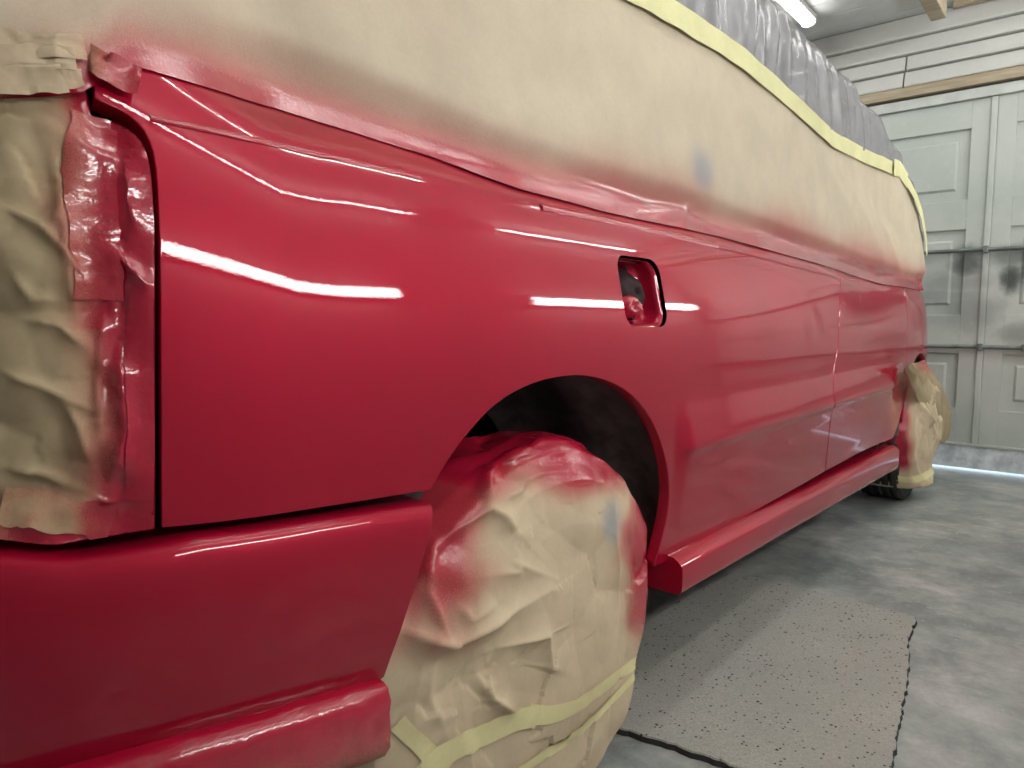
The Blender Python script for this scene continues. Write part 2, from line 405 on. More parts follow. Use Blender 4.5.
# wall over the door: lapped boards, timber rail, painted header
wf=box('wall_front',-2.6,1.3,DY+.03,DY+.1,1.91,2.412,M['boards']); tag(wf,kind='structure')
ZB=[2.03,2.118,2.2,2.285,2.40]
for r,(za,zb) in enumerate(zip(ZB,ZB[1:])):
    xs=[-2.6,-.29+.008*r if r<2 else -1.4,1.3]
    for xa,xb in zip(xs,xs[1:]):
        V=[(x,yy,z) for x in (xa+.004,xb-.004) for yy,z in ((DY+.028,za),(DY-.012,za+.002),(DY-.014,za+.012),(DY+.010,zb-.006),(DY+.028,zb))]
        n=5; f=[(i,(i+1)%n,n+(i+1)%n,n+i) for i in range(n)]+[tuple(range(n))[::-1],tuple(range(n,2*n))]
        mk('cladding_board',V,f,M['boards'],wf,False)
t=box('trim_1',-2.6,1.3,DY-.035,DY+.028,1.972,2.022,M['wood'],None,.002); tag(t,kind='structure')
t=box('trim_2',-2.6,1.3,DY-.02,DY+.03,1.908,1.958,M['header'],None,.003); tag(t,kind='structure')
t=box('trim_3',-.075,1.3,DY-.05,DY-.015,2.372,2.398,M['wood'],None,.002); tag(t,kind='structure')
jo=box('timber_joist',-.152,-.085,1.6,3.40,2.29,2.399,M['wood'],None,.004); tag(jo,'short timber joist end under the ceiling by the garage door','beam')
# garage door
dr=box('door_1',-2.6,1.3,DY+.035,DY+.06,.147,1.91,M['door']); tag(dr,kind='structure')
def frustum(name,x0,x1,z0,z1,yb,yf,ins,mat,parent):
    V=[(x0,yb,z0),(x1,yb,z0),(x1,yb,z1),(x0,yb,z1),(x0+ins,yf,z0+ins),(x1-ins,yf,z0+ins),(x1-ins,yf,z1-ins),(x0+ins,yf,z1-ins)]
    return mk(name,V,[(4,5,6,7),(0,1,5,4),(1,2,6,5),(2,3,7,6),(3,0,4,7)],mat,parent,False)
ROWS=[(.33,.62),(.82,1.26),(1.408,1.767)]
for c in range(-4,3):
    xc=.125+.62*c
    if xc>1.28: continue
    box('cover_bead',xc-.014,xc+.014,DY-.012,DY+.036,.15,1.905,M['door'],dr,.004)
    xa,xb=xc+.015,min(1.295,xc+.605)
    if xb-xa<.3: continue
    pa,pb=xa+.08,xb-.08
    box('stile',xa,pa,DY,DY+.036,.15,1.906,M['door'],dr,.002); box('stile',pb,xb,DY,DY+.036,.15,1.906,M['door'],dr,.002)
    for z0,z1 in ((.15,.33),(.62,.82),(1.26,1.408),(1.767,1.906)): box('rail',pa,pb,DY,DY+.036,z0,z1,M['door'],dr,.002)
    for z0,z1 in ROWS:
        box('panel_back',pa,pb,DY+.018,DY+.036,z0,z1,M['door'],dr)
        frustum('door_panel',pa+.052,pb-.052,z0+.052,z1-.052,DY+.0185,DY+.007,.012,M['door'],dr)
def wavy_bar(z,seed):
    V=[];n=80
    for i in range(n):
        x=-2.6+3.9*i/(n-1); dz=.003*noise.noise(Vector((x*6,seed,0)))
        for a in range(8): V.append((x,DY-.022+.010*math.cos(a*math.pi/4),z+dz+.0105*math.sin(a*math.pi/4)))
    f=[]
    for i in range(n-1):
        for a in range(8): f.append((i*8+a,i*8+(a+1)%8,i*8+8+(a+1)%8,i*8+8+a))
    return mk('cross_bar',V,f,M['bar'],dr)
wavy_bar(1.15,1); wavy_bar(.655,5)
for z in (1.15,.655):
    for x in (.125,.31,-.495): box('bar_bracket',x-.012,x+.012,DY-.036,DY,z-.018,z+.018,M['bar'],dr,.003)
box('bottom_ledge',-2.6,1.3,DY-.014,DY+.036,.135,.15,M['door'],dr,.003)
th=box('trim_4',-2.6,1.3,DY-.004,DY+.035,.018,.134,M['sillb']); tag(th,kind='structure')
# ================================================================ lights
def batten(name,label,cat,c,axis_len,down,group,lm,sz=1.):
    """LED batten along y; down = direction its diffuser faces"""
    e=empty(name,c); tag(e,label,cat,group); d=Vector(down).normalized(); u=Vector((0,1,0)).cross(d)
    def bar(nm,w,h0,h1,l0,l1,mat,rnd):
        prof2=[(-w,h0),(w,h0)]+[(w*math.cos(a),h1+(rnd*w)*math.sin(a)) for a in [math.pi*i/8 for i in range(9)]]
        V=[];n=len(prof2)
        for yy in (l0,l1):
            for a,b in prof2: q=Vector(c)+u*a+d*b; V.append((q.x,q.y+yy,q.z))
        mk(nm,V,[(i,(i+1)%n,n+(i+1)%n,n+i) for i in range(n)]+[tuple(range(n))[::-1],tuple(range(n,2*n))],mat,e,False)
    L=axis_len/2
    bar('housing',.036*sz,-.03,-.004,-L,L,M['housing'],.1); bar('diffuser',.032*sz,-.003,.006,-L+.012,L-.012,lm,.6)
    bar('end_cap',.037*sz,-.031,.008,-L-.006,-L+.012,M['housing'],.6); bar('end_cap',.037*sz,-.031,.008,L-.012,L+.006,M['housing'],.6)
    return e
CL='ceiling light'; WL='wall light'; _le=onz(809,23,2.36)
for (y,ln,what) in ((2.70,1.2,'over the film covered roof, nearest the garage door'),(.9,1.2,'over the middle of the car roof'),(-1.4,1.2,'behind the car, added for general light')):  # rearmost batten is unseen, added for general illumination
    batten('ceiling_light','white batten light on the ceiling '+what,CL,(_le[0],y if y<2 else _le[1]-.6,2.366),ln,(0,0,-1),'ceiling battens',M['lamp'])
batten('ceiling_light','white batten light on the ceiling over the aisle by the garage door',CL,(.30,2.58,2.366),1.5,(0,0,-1),'ceiling battens',M['lampm'],.2)
batten('ceiling_light','white batten light on the ceiling above the rear wheel side of the car',CL,(.30,.42,2.366),1.5,(0,0,-1),'ceiling battens',M['lampm'],.2)
batten('wall_light','white batten light high on the side wall near the garage door',WL,(1.18,2.75,2.30),1.4,(-.75,0,-.66),'wall battens',M['lamph'],.22)
batten('wall_light','white batten light high on the side wall beside the rear wheel',WL,(1.18,.42,2.30),2.1,(-.75,0,-.66),'wall battens',M['lamph'],.22)
batten('wall_light','white batten light at chest height on the side wall near the garage door',WL,(1.26,2.55,1.34),1.65,(-1,0,0),'wall battens',M['lampl'],1.1)
batten('wall_light','white batten light at chest height on the side wall beside the rear wheel',WL,(1.26,.10,1.34),1.7,(-1,0,0),'wall battens',M['lampl'],1.1)
# ================================================================ floor mat
mp=[onz(*q,.014) for q in ((735,572),(917,616))]+[onz(913,625,.014),onz(907,640,.014),onz(909,660,.014),onz(904,690,.014),onz(897,730,.014)]+[onz(888,775,.014)]
mp+=[onz(888,830,.014),onz(800,792,.014),onz(745,767,.014),onz(680,745,.014),onz(613,724,.014),onz(560,705,.014)]+[onz(600,660,.014),onz(648,620,.014),onz(690,594,.014)]
ring=poly_len(mp+[mp[0]],.012)[:-1]
ring=[(x+.006*noise.noise(Vector((x*38,y*38,0)))+.004*noise.noise(Vector((x*120,y*120,4))),y+.006*noise.noise(Vector((x*38,y*38,9)))+.004*noise.noise(Vector((x*120,y*120,7))),z) for x,y,z in ring]
n=len(ring); cx=sum(p[0] for p in ring)/n; cy=sum(p[1] for p in ring)/n
fm=empty('floor_mat',(cx,cy,0)); tag(fm,'grey speckled foam mat with ragged edges on the floor','floor mat')
V=[(x,y,.013) for x,y,z in ring]+[(x+(x-cx)*.004,y+(y-cy)*.004,.010) for x,y,z in ring]; f=[tuple(range(n))]+[(i,n+i,n+(i+1)%n,(i+1)%n) for i in range(n)]
mk('top_layer',V,f,M['mat'],fm,False)
V=[(x+(x-cx)*.006,y+(y-cy)*.006,.010) for x,y,z in ring]+[(x+(x-cx)*.012,y+(y-cy)*.012,.0008) for x,y,z in ring]; f=[tuple(range(n))]+[(i,n+i,n+(i+1)%n,(i+1)%n) for i in range(n)]
mk('backing',V,f,M['matside'],fm,False)
# ================================================================ the car
car=empty('car',(-.8,1.35,0)); tag(car,'freshly sprayed glossy red car masked with paper and film','car')
# --- quarter panel: one sheet from the tail light to the door
seam_tail=[(163,527),(162.5,400),(162,250),(160,200),(157,158),(149,134),(136,118),(120,107),(96,97)]
tail=hits(smooth_px(seam_tail,1))
bot=hits([(163,527),(230,520),(300,510),(370,499),(425,490)])[1:]
archpx=[(431,489),(438,476),(447,461),(458,445),(470,430),(484,414),(500,400),(518,389),(540,380),(560,376),(580,374),(600,377),(620,385),(636,397),(650,415),(660,436),(667,460),(670,480),(670,500),(667,520),(661,545),(655,566)]
arch=hits(smooth_px(archpx,1))
under=hits([(664,562),(690,548),(740,519),(790,491),(825,471)])
seamd=hits([(825,471),(829,430),(833,395),(837,350),(838.5,320),(839.5,290),(840,277)])[1:]
sd_s=seamd[-1][0]
top=[(s,zs(s)+.085) for s in [sd_s-.01-(sd_s-.01+.55)*i/40 for i in range(41)]]
out=bot+arch+under+seamd+top+tail[::-1][0:]
out=poly_len(out+[out[0]],.012)[:-1]
# fuel filler opening, a rounded rectangle
c0=hit(643.5,291.5); hs,hz=.0735,.0555
fc=[(c0[0],c0[1])]
def rrect(cs,cz,a,b,r,n=7):
    o=[]
    for (sx,sz,st) in ((1,1,0),(-1,1,1),(-1,-1,2),(1,-1,3)):
        for i in range(n):
            q=(st+i/(n-1))*math.pi/2; o.append((cs+sx*(a-r)+r*math.cos(q),cz+sz*(b-r)+r*math.sin(q)))
    return o
FS,FZ=.293,.8405
fh=[hit(*q) for q in ((622,292),(664,294),(643,258),(645,327))]
FS=.5*(fh[0][0]+fh[1][0]); FA=.5*(fh[1][0]-fh[0][0]); FZ=.5*(fh[2][1]+fh[3][1]); FB=.5*(fh[2][1]-fh[3][1])
hole=rrect(FS,FZ,FA,FB,.028)
panel('quarter_panel',out,M['paint'],car,[hole])
# filler recess: stepped tray with cap and fixings
fr=empty('fuel_filler_recess') ; fr.parent=car; fr.location=[-q for q in car.location]
def ringp(sc_,dep,r): return [bpt(s,z,-dep) for s,z in rrect(FS,FZ,FA*sc_+.0,FB*sc_,r)]
levels=[(1.02,.006,.028),(.985,.008,.027),(.93,.010,.025),(.90,.020,.024),(.87,.040,.022),(.80,.046,.02),(.5,.046,.014),(.1,.046,.003)]
V=[];m=28
for a,d,r in levels: V+=ringp(a,d,r)
f=[]
for k in range(len(levels)-1):
    for i in range(m): f.append((k*m+i,k*m+(i+1)%m,(k+1)*m+(i+1)%m,(k+1)*m+i))
f.append(tuple((len(levels)-1)*m+i for i in range(m)))
tr=mk('tray',V,f,M['paint'],car); fr.name='unused'; bpy.data.objects.remove(fr); tr.name='fuel_filler_recess'
V=[];n=26;mm=18
for i in range(n):
    for j in range(mm):
        a=2*math.pi*i/n; r=(j/(mm-1)); s=FS-.006+r*FA*.78*math.cos(a); z=FZ-.002+r*FB*.80*math.sin(a)
        h=.030*(1-r**3)+.010*crumple((s*1.0,z,0),42,3)*(1 if r<.95 else 0); p=bpt(s,z,-.046+h); V.append(p)
mk('filler_cap_cover',V,grid_faces(n,mm,True),M['filler'],tr)
V=[]
for i in range(n):
    for j in range(mm):
        a=2*math.pi*i/n; r=(j/(mm-1)); s=FS-.024+r*FA*.42*math.cos(a); z=FZ-FB*.40+r*FB*.40*math.sin(a)
        h=.036*(1-r**4)+.014*crumple((s*1.0,z,0),70,8)*(1 if r<.95 else 0); p=bpt(s,z,-.046+h); V.append(p)
mk('masking_wad',V,grid_faces(n,mm,True),M['tapepaint'],tr)
for dz in (.66,-.70):
    V=[];c=bpt(FS+FA*.30,FZ+FB*dz,-.0445)
    for k,(r,h) in enumerate(((.0065,0),(.0065,.004),(.004,.005),(.003,.001))):
        for i in range(12): V.append((c[0]+h,c[1]+r*math.cos(i*math.pi/6),c[2]+r*math.sin(i*math.pi/6)))
    f=[(k*12+i,k*12+(i+1)%12,k*12+12+(i+1)%12,k*12+12+i) for k in range(3) for i in range(12)]+[tuple(36+i for i in range(12))]
    mk('screw',V,f,M['filler'],tr)
# --- door and front wing
seamd2=[(s+.010,z) for s,z in seamd]; d0=[(under[-1][0]+.010,under[-1][1])]
fwpx=[(893,438),(898,425),(902,408),(905,392),(907,378),(909,360)]
fw=hits(fwpx); fs=fw[-1][0]
fw=[(min(s,2.42-.0*i),z) for i,(s,z) in enumerate(fw)]
fwz=[(2.42,.62),(2.43,.72),(2.43,.80),(2.42,zs(2.42)+.07)]
lo=hits([(840,463),(860,452),(880,443)])
dtop=[(s,zs(s)+.075) for s in [2.42-(2.42-seamd2[-1][0])*i/20 for i in range(1,20)]]
out=d0+lo+[p for p in fw if p[1]<.6]+fwz+dtop+[(seamd2[-1][0],zs(1.5)+.08)]+seamd2[::-1]
out=poly_len(out+[out[0]],.014)[:-1]
panel('door',out,M['paint'],car)
# front wing with its arch
FWY,FWZ,FWR=2.72,.335,.315
wing=[(2.438,zs(2.43)+.065),(2.438,.80),(2.437,.72),(2.427,.60)]
arc=[(FWY+FWR*math.cos(a),FWZ+FWR*math.sin(a)) for a in [math.radians(172-i*7) for i in range(24)]]
wing=wing+[(2.41,.42)]+arc+[(3.05,.30),(3.30,.30),(3.33,.55),(3.30,.72)]+[(3.25-.8*i/14,zs(3.25-.8*i/14)+.03+.06*sstep(3.0,2.8,3.25-.8*i/14)) for i in range(15)]
wing=poly_len(wing+[wing[0]],.014)[:-1]
panel('front_wing',wing,M['paint'],car)
# --- added near-black shell behind the seams, keeps gaps dark and stops light leaks
V=[];FV=[];ns,nz=120,34;ok={}
for i in range(ns):
    s=-1.2+4.5*i/(ns-1)
    for j in range(nz):
        z=.30+(zs(s)+.07-.30)*j/(nz-1); V.append(bpt(s,z,-.066))
for i in range(ns-1):
    for j in range(nz-1):
        s=-1.2+4.5*(i+.5)/(ns-1); z=.30+(zs(s)-.23)*(j+.5)/(nz-1)
        if math.hypot(s-.09,z-.40)<.37 or math.hypot(s-FWY,z-FWZ)<.36: continue
        a=i*nz+j; FV.append((a,a+nz,a+nz+1,a+1))
mk('light_leak_shell',V,FV,M['dark'],car)
box('underbody_light_block',-1.52,-.40,-.78,3.25,.22,.93,M['dark'],car)  # unseen filler box, added to block light and the view beneath
box('rocker',-.42,-.075,.46,2.36,.25,.9,M['dark'],car)
# --- wheel housings
def housing(cy,cz,r,x0,x1,ribs):
    V=[];n=64;prof_=[(x0,r+.004),(x0-.012,r+.012),(x0-.05,r+.020),(x0-.10,r+.020),(x0-.11,r+.012),(x0-.2,r+.012),(x0-.21,r+.02),(x1+.03,r+.02),(x1,r-.02),(x1,.02)]
    for i in range(n):
        a=math.radians(-8+190*i/(n-1)); rb=.006*max(0,math.cos(a*ribs))**8
        for x,rr in prof_: V.append((x,cy+(rr-rb)*math.cos(a),max(.16,cz+(rr-rb)*math.sin(a))))
    return mk('wheel_arch_liner',V,grid_faces(n,len(prof_),False,True),M['liner'],car)
housing(.09,.385,.342,-.034,-.40,9); housing(FWY,FWZ,FWR,-.012,-.40,9)
# --- rear bumper
ZT=[(-3.,.625),(-1.2,.625),(-.64,.614),(-.49,.606),(-.35,.596),(-.2,.583)]
zbt=hits([(0,553),(75,558),(200,537),(320,520),(430,503)],.010); ZT=[(-3.,zbt[0][1]+.006)]+sorted(zbt)+[(0.,zbt[-1][1]-.014)]
PB=[(0,-.05),(.0005,-.02),(.001,.001),(.003,.0065),(.006,.010),(.010,.0125),(.016,.0148),(.026,.017),(.045,.0185),(.07,.018),(.10,.014),(.14,.005),(.17,-.004),(.19,-.011),(.2,-.016)]
fe=hits([(437,501),(426,538),(415,575),(405,622),(396,668)],.015)
FE=sorted([(z,s) for s,z in fe])
_zl=hits([(0,783),(60,768),(130,752),(200,735),(300,707),(393,680)],.0); ZLW=[(-3.,min(_zl)[1]+.02)]+sorted(_zl)+[(0,_zl[-1][1])]
zlow=lambda s: lerp_tab(ZLW,s)
V=[];ncol=170
for i in range(ncol):
    a=i/(ncol-1); a=a**1.6
    for k,(dz,off) in enumerate(PB):
        b=dz/.2; se=lerp_tab(FE,lerp_tab(ZT,-.22)-dz); s=se+(-2.1-se)*a; zt=lerp_tab(ZT,s); z=zt+(zlow(s)-zt)*b
        (x,y),(nx,ny)=plan(s); o=off+ (-.004*b); V.append((x+nx*o,y+ny*o,z))
f=grid_faces(ncol,len(PB)); base=len(V); nk=len(PB)
for d in (.004,.03):   # turned-in front edge
    for k in range(nk):
        p=V[k]; V.append((p[0]-d,p[1]+(.0015 if d<.01 else .001),p[2]))
for k in range(nk-1):
    f.append((k,k+1,base+k+1,base+k)); f.append((base+k,base+k+1,base+nk+k+1,base+nk+k))
bump_=mk('rear_bumper',V,f,M['paint'],car)
# --- ledge of tape debris between panel and bumper
# --- side skirt
SK=[(-.07,.034),(-.014,.032),(-.002,.030),(.008,.024),(.0155,.016),(.0170,.0135),(.0178,.010),(.0182,-.004),(.0178,-.020),(.0165,-.028),(.013,-.0315),(.006,-.033),(-.07,-.034)]
V=[];ncol=60
sk0,sk1=hit(672,580,.017)[0],2.275
for i in range(ncol):
    a=i/(ncol-1); s=sk0+(sk1-sk0)*a; zc=.313-.042*a; ex=1.2+.7*a
    if i in (0,1): sh=0
    else: sh=0
    for x,dz in SK: V.append((x-sh,s+ (0 if i else .0),zc+dz*(1.0 if dz>0 else ex)))
n=len(SK); f=grid_faces(ncol,n,False,True); V+=V[:n]+V[(ncol-1)*n:ncol*n]; f.append(tuple(range(ncol*n,ncol*n+n))); f.append(tuple(range(ncol*n+n,ncol*n+2*n))[::-1])
sko=mk('side_skirt',V,f,M['paint'],car); 
# --- tyres
def tyre(cx,cy,cz,R,Wd,name='tyre'):
    pr=[(-Wd*.5,.62),(-Wd*.52,.75),(-Wd*.5,.90),(-Wd*.44,.965)]
    for k in range(5):
        a=-Wd*.40+Wd*.8*k/4.6; pr+=[(a,.99),(a,1.0),(a+Wd*.13,1.0),(a+Wd*.13,.985),(a+Wd*.135,.968),(a+Wd*.17,.968)]
    pr+=[(Wd*.44,.965),(Wd*.5,.90),(Wd*.52,.75),(Wd*.5,.62),(Wd*.30,.60),(Wd*.25,.2),(Wd*.25,.01)]
    V=[];n=72
    for i in range(n):
        a=2*math.pi*i/n
        for x,r in pr:
            rr=r*R*(1 if r<.985 else (.992 if i%3==0 else 1)); V.append((cx+x,cy+rr*math.cos(a),cz+rr*math.sin(a)))
    return mk(name,V,grid_faces(n,len(pr),True),M['rubber'],car)
RWY,RWZ=.045,.30
tyre(-.125,RWY,.272,.270,.185); tyre(-.105,FWY-.02,.292,.290,.185)
# --- roof under the film
V=[];ny,nx=30,24
for i in range(ny):
    y=-.72+3.2*i/(ny-1)
    for j in range(nx):
        a=j/(nx-1); x=-.15-1.2*a; V.append((x,y,1.36+.12*math.sin(math.pi*a)**.5*(1-.5*sstep(2.1,2.5,y))))
mk('roof',V,grid_faces(ny,nx,False,True),M['roofgrey'],car)
# --- crinkled sprayed tape along the shoulder
pb=bvh_of(bpy.data.objects['quarter_panel'])
strip('shoulder_tape',pb,[(150,118),(190,126),(250,139),(330,157),(420,178)],.007,M['tapepaint'],car,.0008,.3,1,arch=.0016,step=3)
strip('shoulder_tape',pb,[(541,207),(600,219),(660,232),(716,246)],.014,M['tapepaint'],car,.0008,.3,2,arch=.0022,step=3)
strip('shoulder_tape',pb,[(716,246),(760,256),(838,277)],.012,M['paint'],car,.0012,.3,4)
# ================================================================ masking paper over the windows
TAPE=[(onx(*q[:2],q[2])) for q in ((645,0,-.085),(690,27,-.085),(740,60,-.085),(800,112,-.085),(830,140,-.085),(865,158,-.08),(895,170,-.07),(905,185,-.06),(912,198,-.05),(918,215,-.04),(922,240,-.03),(924,270,-.025),(925.5,294,-.02))]
TZ=[(-2.4,1.36),(-.6,1.365)]+[(p[1],p[2]) for p in TAPE]; TX=[(-2.4,-.145),(-.6,-.145),(-.1,-.13)]+[(p[1],p[0]) for p in TAPE]
YEND=TAPE[-1][1]
LOW=[(-60,104),(0,100),(40,98),(70,96),(86,92),(100,84),(116,72),(134,67),(190,83),(280,110),(360,135),(430,157),(480,176),(520,190),(560,200),(600,211),(640,220),(680,228),(720,237),(760,248),(800,259),(840,271),(880,284),(925,297)]
lowh=sorted(hits(LOW)); 
lowh=[p for p in lowh if p[0]<YEND-.02]
ZL=[(-2.4,1.03),(-.95,1.03)]+lowh+[(YEND,.925)]
def low_edge(s): return lerp_tab(ZL,s)
MF=[([(132,60),(122,45),(100,12),(92,-10)],.006,14,6),([(196,40),(200,20),(208,0)],.004,12,9),([(860,190),(885,235),(905,285)],.012,14,5),([(838,168),(862,215),(885,270)],.010,14,6),
 ([(818,150),(838,190),(858,230)],.006,10,5),([(700,222),(730,226),(758,240),(775,252)],.007,9,10),([(805,258),(840,258),(870,266),(880,280)],.009,8,10),([(640,214),(680,212),(690,200)],.010,8,8),([(420,150),(520,178),(600,196),(660,205)],.007,9,22),([(380,95),(420,80),(480,40)],.0035,18,9),([(470,165),(520,120),(580,90)],.0025,16,8),([(40,45),(70,40),(110,55)],.006,6,10),([(0,70),(50,75),(88,60)],.005,5,10),([(300,70),(330,40),(350,10)],.003,16,12)]
mw=empty('masking_paper',(-.1,1.0,1.0)); tag(mw,'large beige masking paper sheet covering the car windows, sprayed red below','masking paper')
V=[];SP=[];ns,nv=300,46
s_a,s_b=-1.9,YEND
WID=[(-2,.10),(-.55,.07),(-.1,.085),(.3,.12),(.8,.12),(1.4,.15),(2.2,.16),(3,.10)]
for i in range(ns):
    a=i/(ns-1); s=s_a+(s_b-s_a)*a; zl=low_edge(s); zt=max(zl+.004,lerp_tab(TZ,s)+.012); xt=lerp_tab(TX,s)
    lowo=soff(s,zl)+.0022; H=zt-zl
    for j in range(nv):
        v=(j/(nv-1))**1.35; z=zl+H*v
        blend=sstep(0,1,min(1,v*1.6)); o=lowo*(1-blend)+xt*blend
        # the lowest strip lies on the shoulder
        dzl=z-zl; o_l=lowo-.50*dzl; kk=sstep(.026,.085,dzl); o=o_l*(1-kk)+max(o,soff(s,z)+.003)*kk; o=max(o,soff(s,z)+.002)
        o+=.012*math.sin(math.pi*v)*sstep(0,.3,v)
        (x,y),(nx,ny)=plan(s); p=[x+nx*o,y+ny*o,z]; q=proj(p)
        edge=sstep(0,.25,v)*(1-sstep(.9,1.,v))
        h=folds(q,MF) if -50<q[0]<1000 and -50<q[1]<400 else 0.
        h+=.005*edge*noise.noise(Vector((s*3.1,z*5,1)))+.0010*edge*noise.noise(Vector((s*9,z*9,2)))
        if s<-.45: h+=.012*sstep(-.45,-.62,s)*(crumple(p,11,2)-.4)*sstep(0,.08,v)
        p[0]+=nx*h; p[1]+=ny*h; V.append(p)
        d=(z-zl)/lerp_tab(WID,s); d*=1+.35*noise.noise(Vector((s*3,z*2,5)))+.08*noise.noise(Vector((s*14,z*6,8)))
        r=.97*math.exp(-(max(0,d)*1.55)**1.5)+.16*max(0,noise.noise(Vector((s*5,z*2.5,11))))*math.exp(-d*.55)*1.4
        r=max(r,(.20+.16*noise.noise(Vector((s*6,z*5,21))))*sstep(.25,-.45,s))
        if s<-.58: r*=1-.6*sstep(-.58,-.66,s)
        g=math.exp(-(((q[0]-702)/11)**2+((q[1]-171-.6*(q[0]-702))/20)**2)**1.6)*.75
        SP.append((min(1,r),g))
sheet=mk('sheet',V,grid_faces(ns,nv),M['paper'],mw,True,None,SP)
sb=bvh_of(sheet)
TP=[(p[0],p[1],p[2]) for p in TAPE]
def tape_band(name,w0,off,s0,s1,mat,parent,n=200):
    V=[];m=6
    for i in range(n):
        s=s0+(s1-s0)*i/(n-1); z=lerp_tab(TZ,s); x0=lerp_tab(TX,s)
        ds=.02; t=Vector((0,2*ds,lerp_tab(TZ,s+ds)-lerp_tab(TZ,s-ds))).normalized(); w=Vector((0,-t.z,t.y))
        for j in range(m):
            e=(j/(m-1)-.5)*w0*(1+.12*noise.noise(Vector((s*9,j*4.,1)))); ss=s+w.y*e; zz=z+w.z*e+.001*noise.noise(Vector((s*7,0,3)))
            (x,y),(nx,ny)=plan(ss); o=x0+off+.0015*noise.noise(Vector((s*16,j,6)))+.004; V.append((x+nx*o,y+ny*o,zz))
    return mk(name,V,grid_faces(n,m),mat,parent,True,None,[(0,0)]*len(V))
tape_band('tape',.048,.0075,-1.2,2.40,M['tape2'],mw); tape_band('tape',.040,.012,2.36,YEND-.06,M['tape2'],mw,60)
tape_band('tape',.062,.014,2.30,2.50,M['tape2'],mw,20)
# ================================================================ plastic film over the roof
pf=empty('plastic_film',(-.8,1.0,1.4)); tag(pf,'crumpled clear plastic film draped over the car roof','plastic film')
ZC=[(-2,1.63),(1.2,1.642),(1.85,1.622),(2.24,1.575),(2.45,1.50),(2.60,1.42),(2.75,1.30),(2.95,1.12),(3.05,1.0)]
SECT=[(0,0,0),(.0,.10,0),(-.002,.35,0),(-.010,.7,0),(-.025,.92,0),(-.05,1.0,.012),(-.10,1.0,.035),(-.2,1.,.055),(-.45,1.,.075),(-.72,1.,.08),(-1.0,1.,.075),(-1.25,1.,.05),(-1.40,1.,0.),(-1.46,.5,0),(-1.48,0,0)]
V=[];ns,nj=230,70
for i in range(ns):
    s=-.75+(2.80+.75)*i/(ns-1); zt=lerp_tab(TZ,s)-.004; xt=lerp_tab(TX,s)+.004; zc=max(zt+.05*(1-sstep(2.5,2.8,s)),lerp_tab(ZC,s))
    for j in range(nj):
        a=j/(nj-1)*(len(SECT)-1); a=(len(SECT)-1)*((j/(nj-1))**1.25); k=min(len(SECT)-2,int(a)); t=a-k; A,B=SECT[k],SECT[k+1]
        dx=A[0]+(B[0]-A[0])*t; fz=A[1]+(B[1]-A[1])*t; ad=A[2]+(B[2]-A[2])*t
        x=xt+dx; z=zt+(zc-zt)*fz+ad*(1-sstep(2.2,2.7,s)); wv=sstep(0,.12,fz)
        lean=s+.10*(fz)*noise.noise(Vector((s*2.2,0,4)))
        h=.030*wv*noise.noise(Vector((lean*7,z*1.2,3)))+.016*wv*(abs(noise.noise(Vector((lean*13,z*1.2,7))))*2-.5)+.022*wv*(facet((x*.6,s*1.3,z*.3),6,5)-.3)
        if dx<-.05: V.append((x,s,z+h))
        else: V.append((x+h*(1-.5*fz),s,z+h*.6*fz))
fo=mk('film',V,grid_faces(ns,nj,False,True),M['film'],pf)
# ================================================================ masked tail light
tl=empty('tail_light_masking',(-.1,-.6,.8)); tag(tl,'crumpled brown paper and tape masking the tail light corner','masking paper')
edge_r=hits(smooth_px([(154,529),(154,400),(154,250),(152.5,200),(149.5,162),(142,141),(130,127),(115,116),(92,107)],1),.004)
edge_b=hits([(156,529),(110,538),(60,544),(30,543),(0,539)],.004)[1:]
zb=edge_b[-1][1]; zt=edge_r[-1][1]
outl=edge_r[::-1]+edge_b+[(-.75,zb+.002),(-.95,zb+.004),(-.95,zt+.03),(-.75,zt+.03)]+hits([(0,74),(40,74),(70,76),(88,82)],.004)
outl=poly_len(outl+[outl[0]],.010)[:-1]
TF=[([(105,235),(125,262),(150,290),(172,318)],0.0112,5,3),([(0,205),(40,225),(72,258),(96,297)],0.0112,6,4),([(0,372),(40,385),(95,412)],0.0096,6,4),([(60,180),(66,250),(76,330)],0.0072,6,5),([(118,345),(125,430),(108,492)],0.0112,5,7),([(105,300),(97,380),(100,440)],0.0064,4,6),([(80,110),(78,160),(84,215)],0.0080,4,5),([(20,318),(60,325),(90,350)],0.0096,8,4),([(0,470),(40,475),(70,488)],0.0112,5,8),([(10,270),(30,300),(60,300)],0.0080,6,8),([(60,395),(80,430),(92,470)],0.0080,8,5),([(52,145),(60,200),(50,240)],0.0064,6,6),([(95,215),(110,260),(115,330)],0.0064,4,4),([(130,150),(128,200),(140,240)],0.0048,4,4),([(68,510),(95,500),(120,505)],0.0064,4,6)]
def tdisp(s,z,p):
    q=proj(p); k=sstep(158,100,q[0]); h=folds(q,TF)*sstep(157,130,q[0])
    return h+(.022*k+.001)*(facet(p,12,1)-.3)+.008*k*(facet(p,30,4)-.3)+.003*noise.noise(Vector(p)*40)*k+.001
def tspray(s,z,q,p):
    ex=98+6*noise.noise(Vector((z*14,0,0)))-22*sstep(330,160,q[1])+ (8 if q[1]>330 else 0)
    r=sstep(ex-52,ex+22,q[0]+30*noise.noise(Vector((s*22,z*12,3))))
    r=max(r*.95,.33*sstep(20,90,q[0]+26*noise.noise(Vector((s*9,z*9,5)))))
    r=max(r,sstep(494,528,q[1]+14*noise.noise(Vector((s*16,z*16,8))))*.62*sstep(-40,40,q[0])+.35*sstep(478,492,q[1])*sstep(-60,20,q[0]))
    r*=sstep(70,125,q[1]+.25*q[0])*.45+.55
    if q[0]>118: r=max(r,.97)
    return (min(1,r),0)
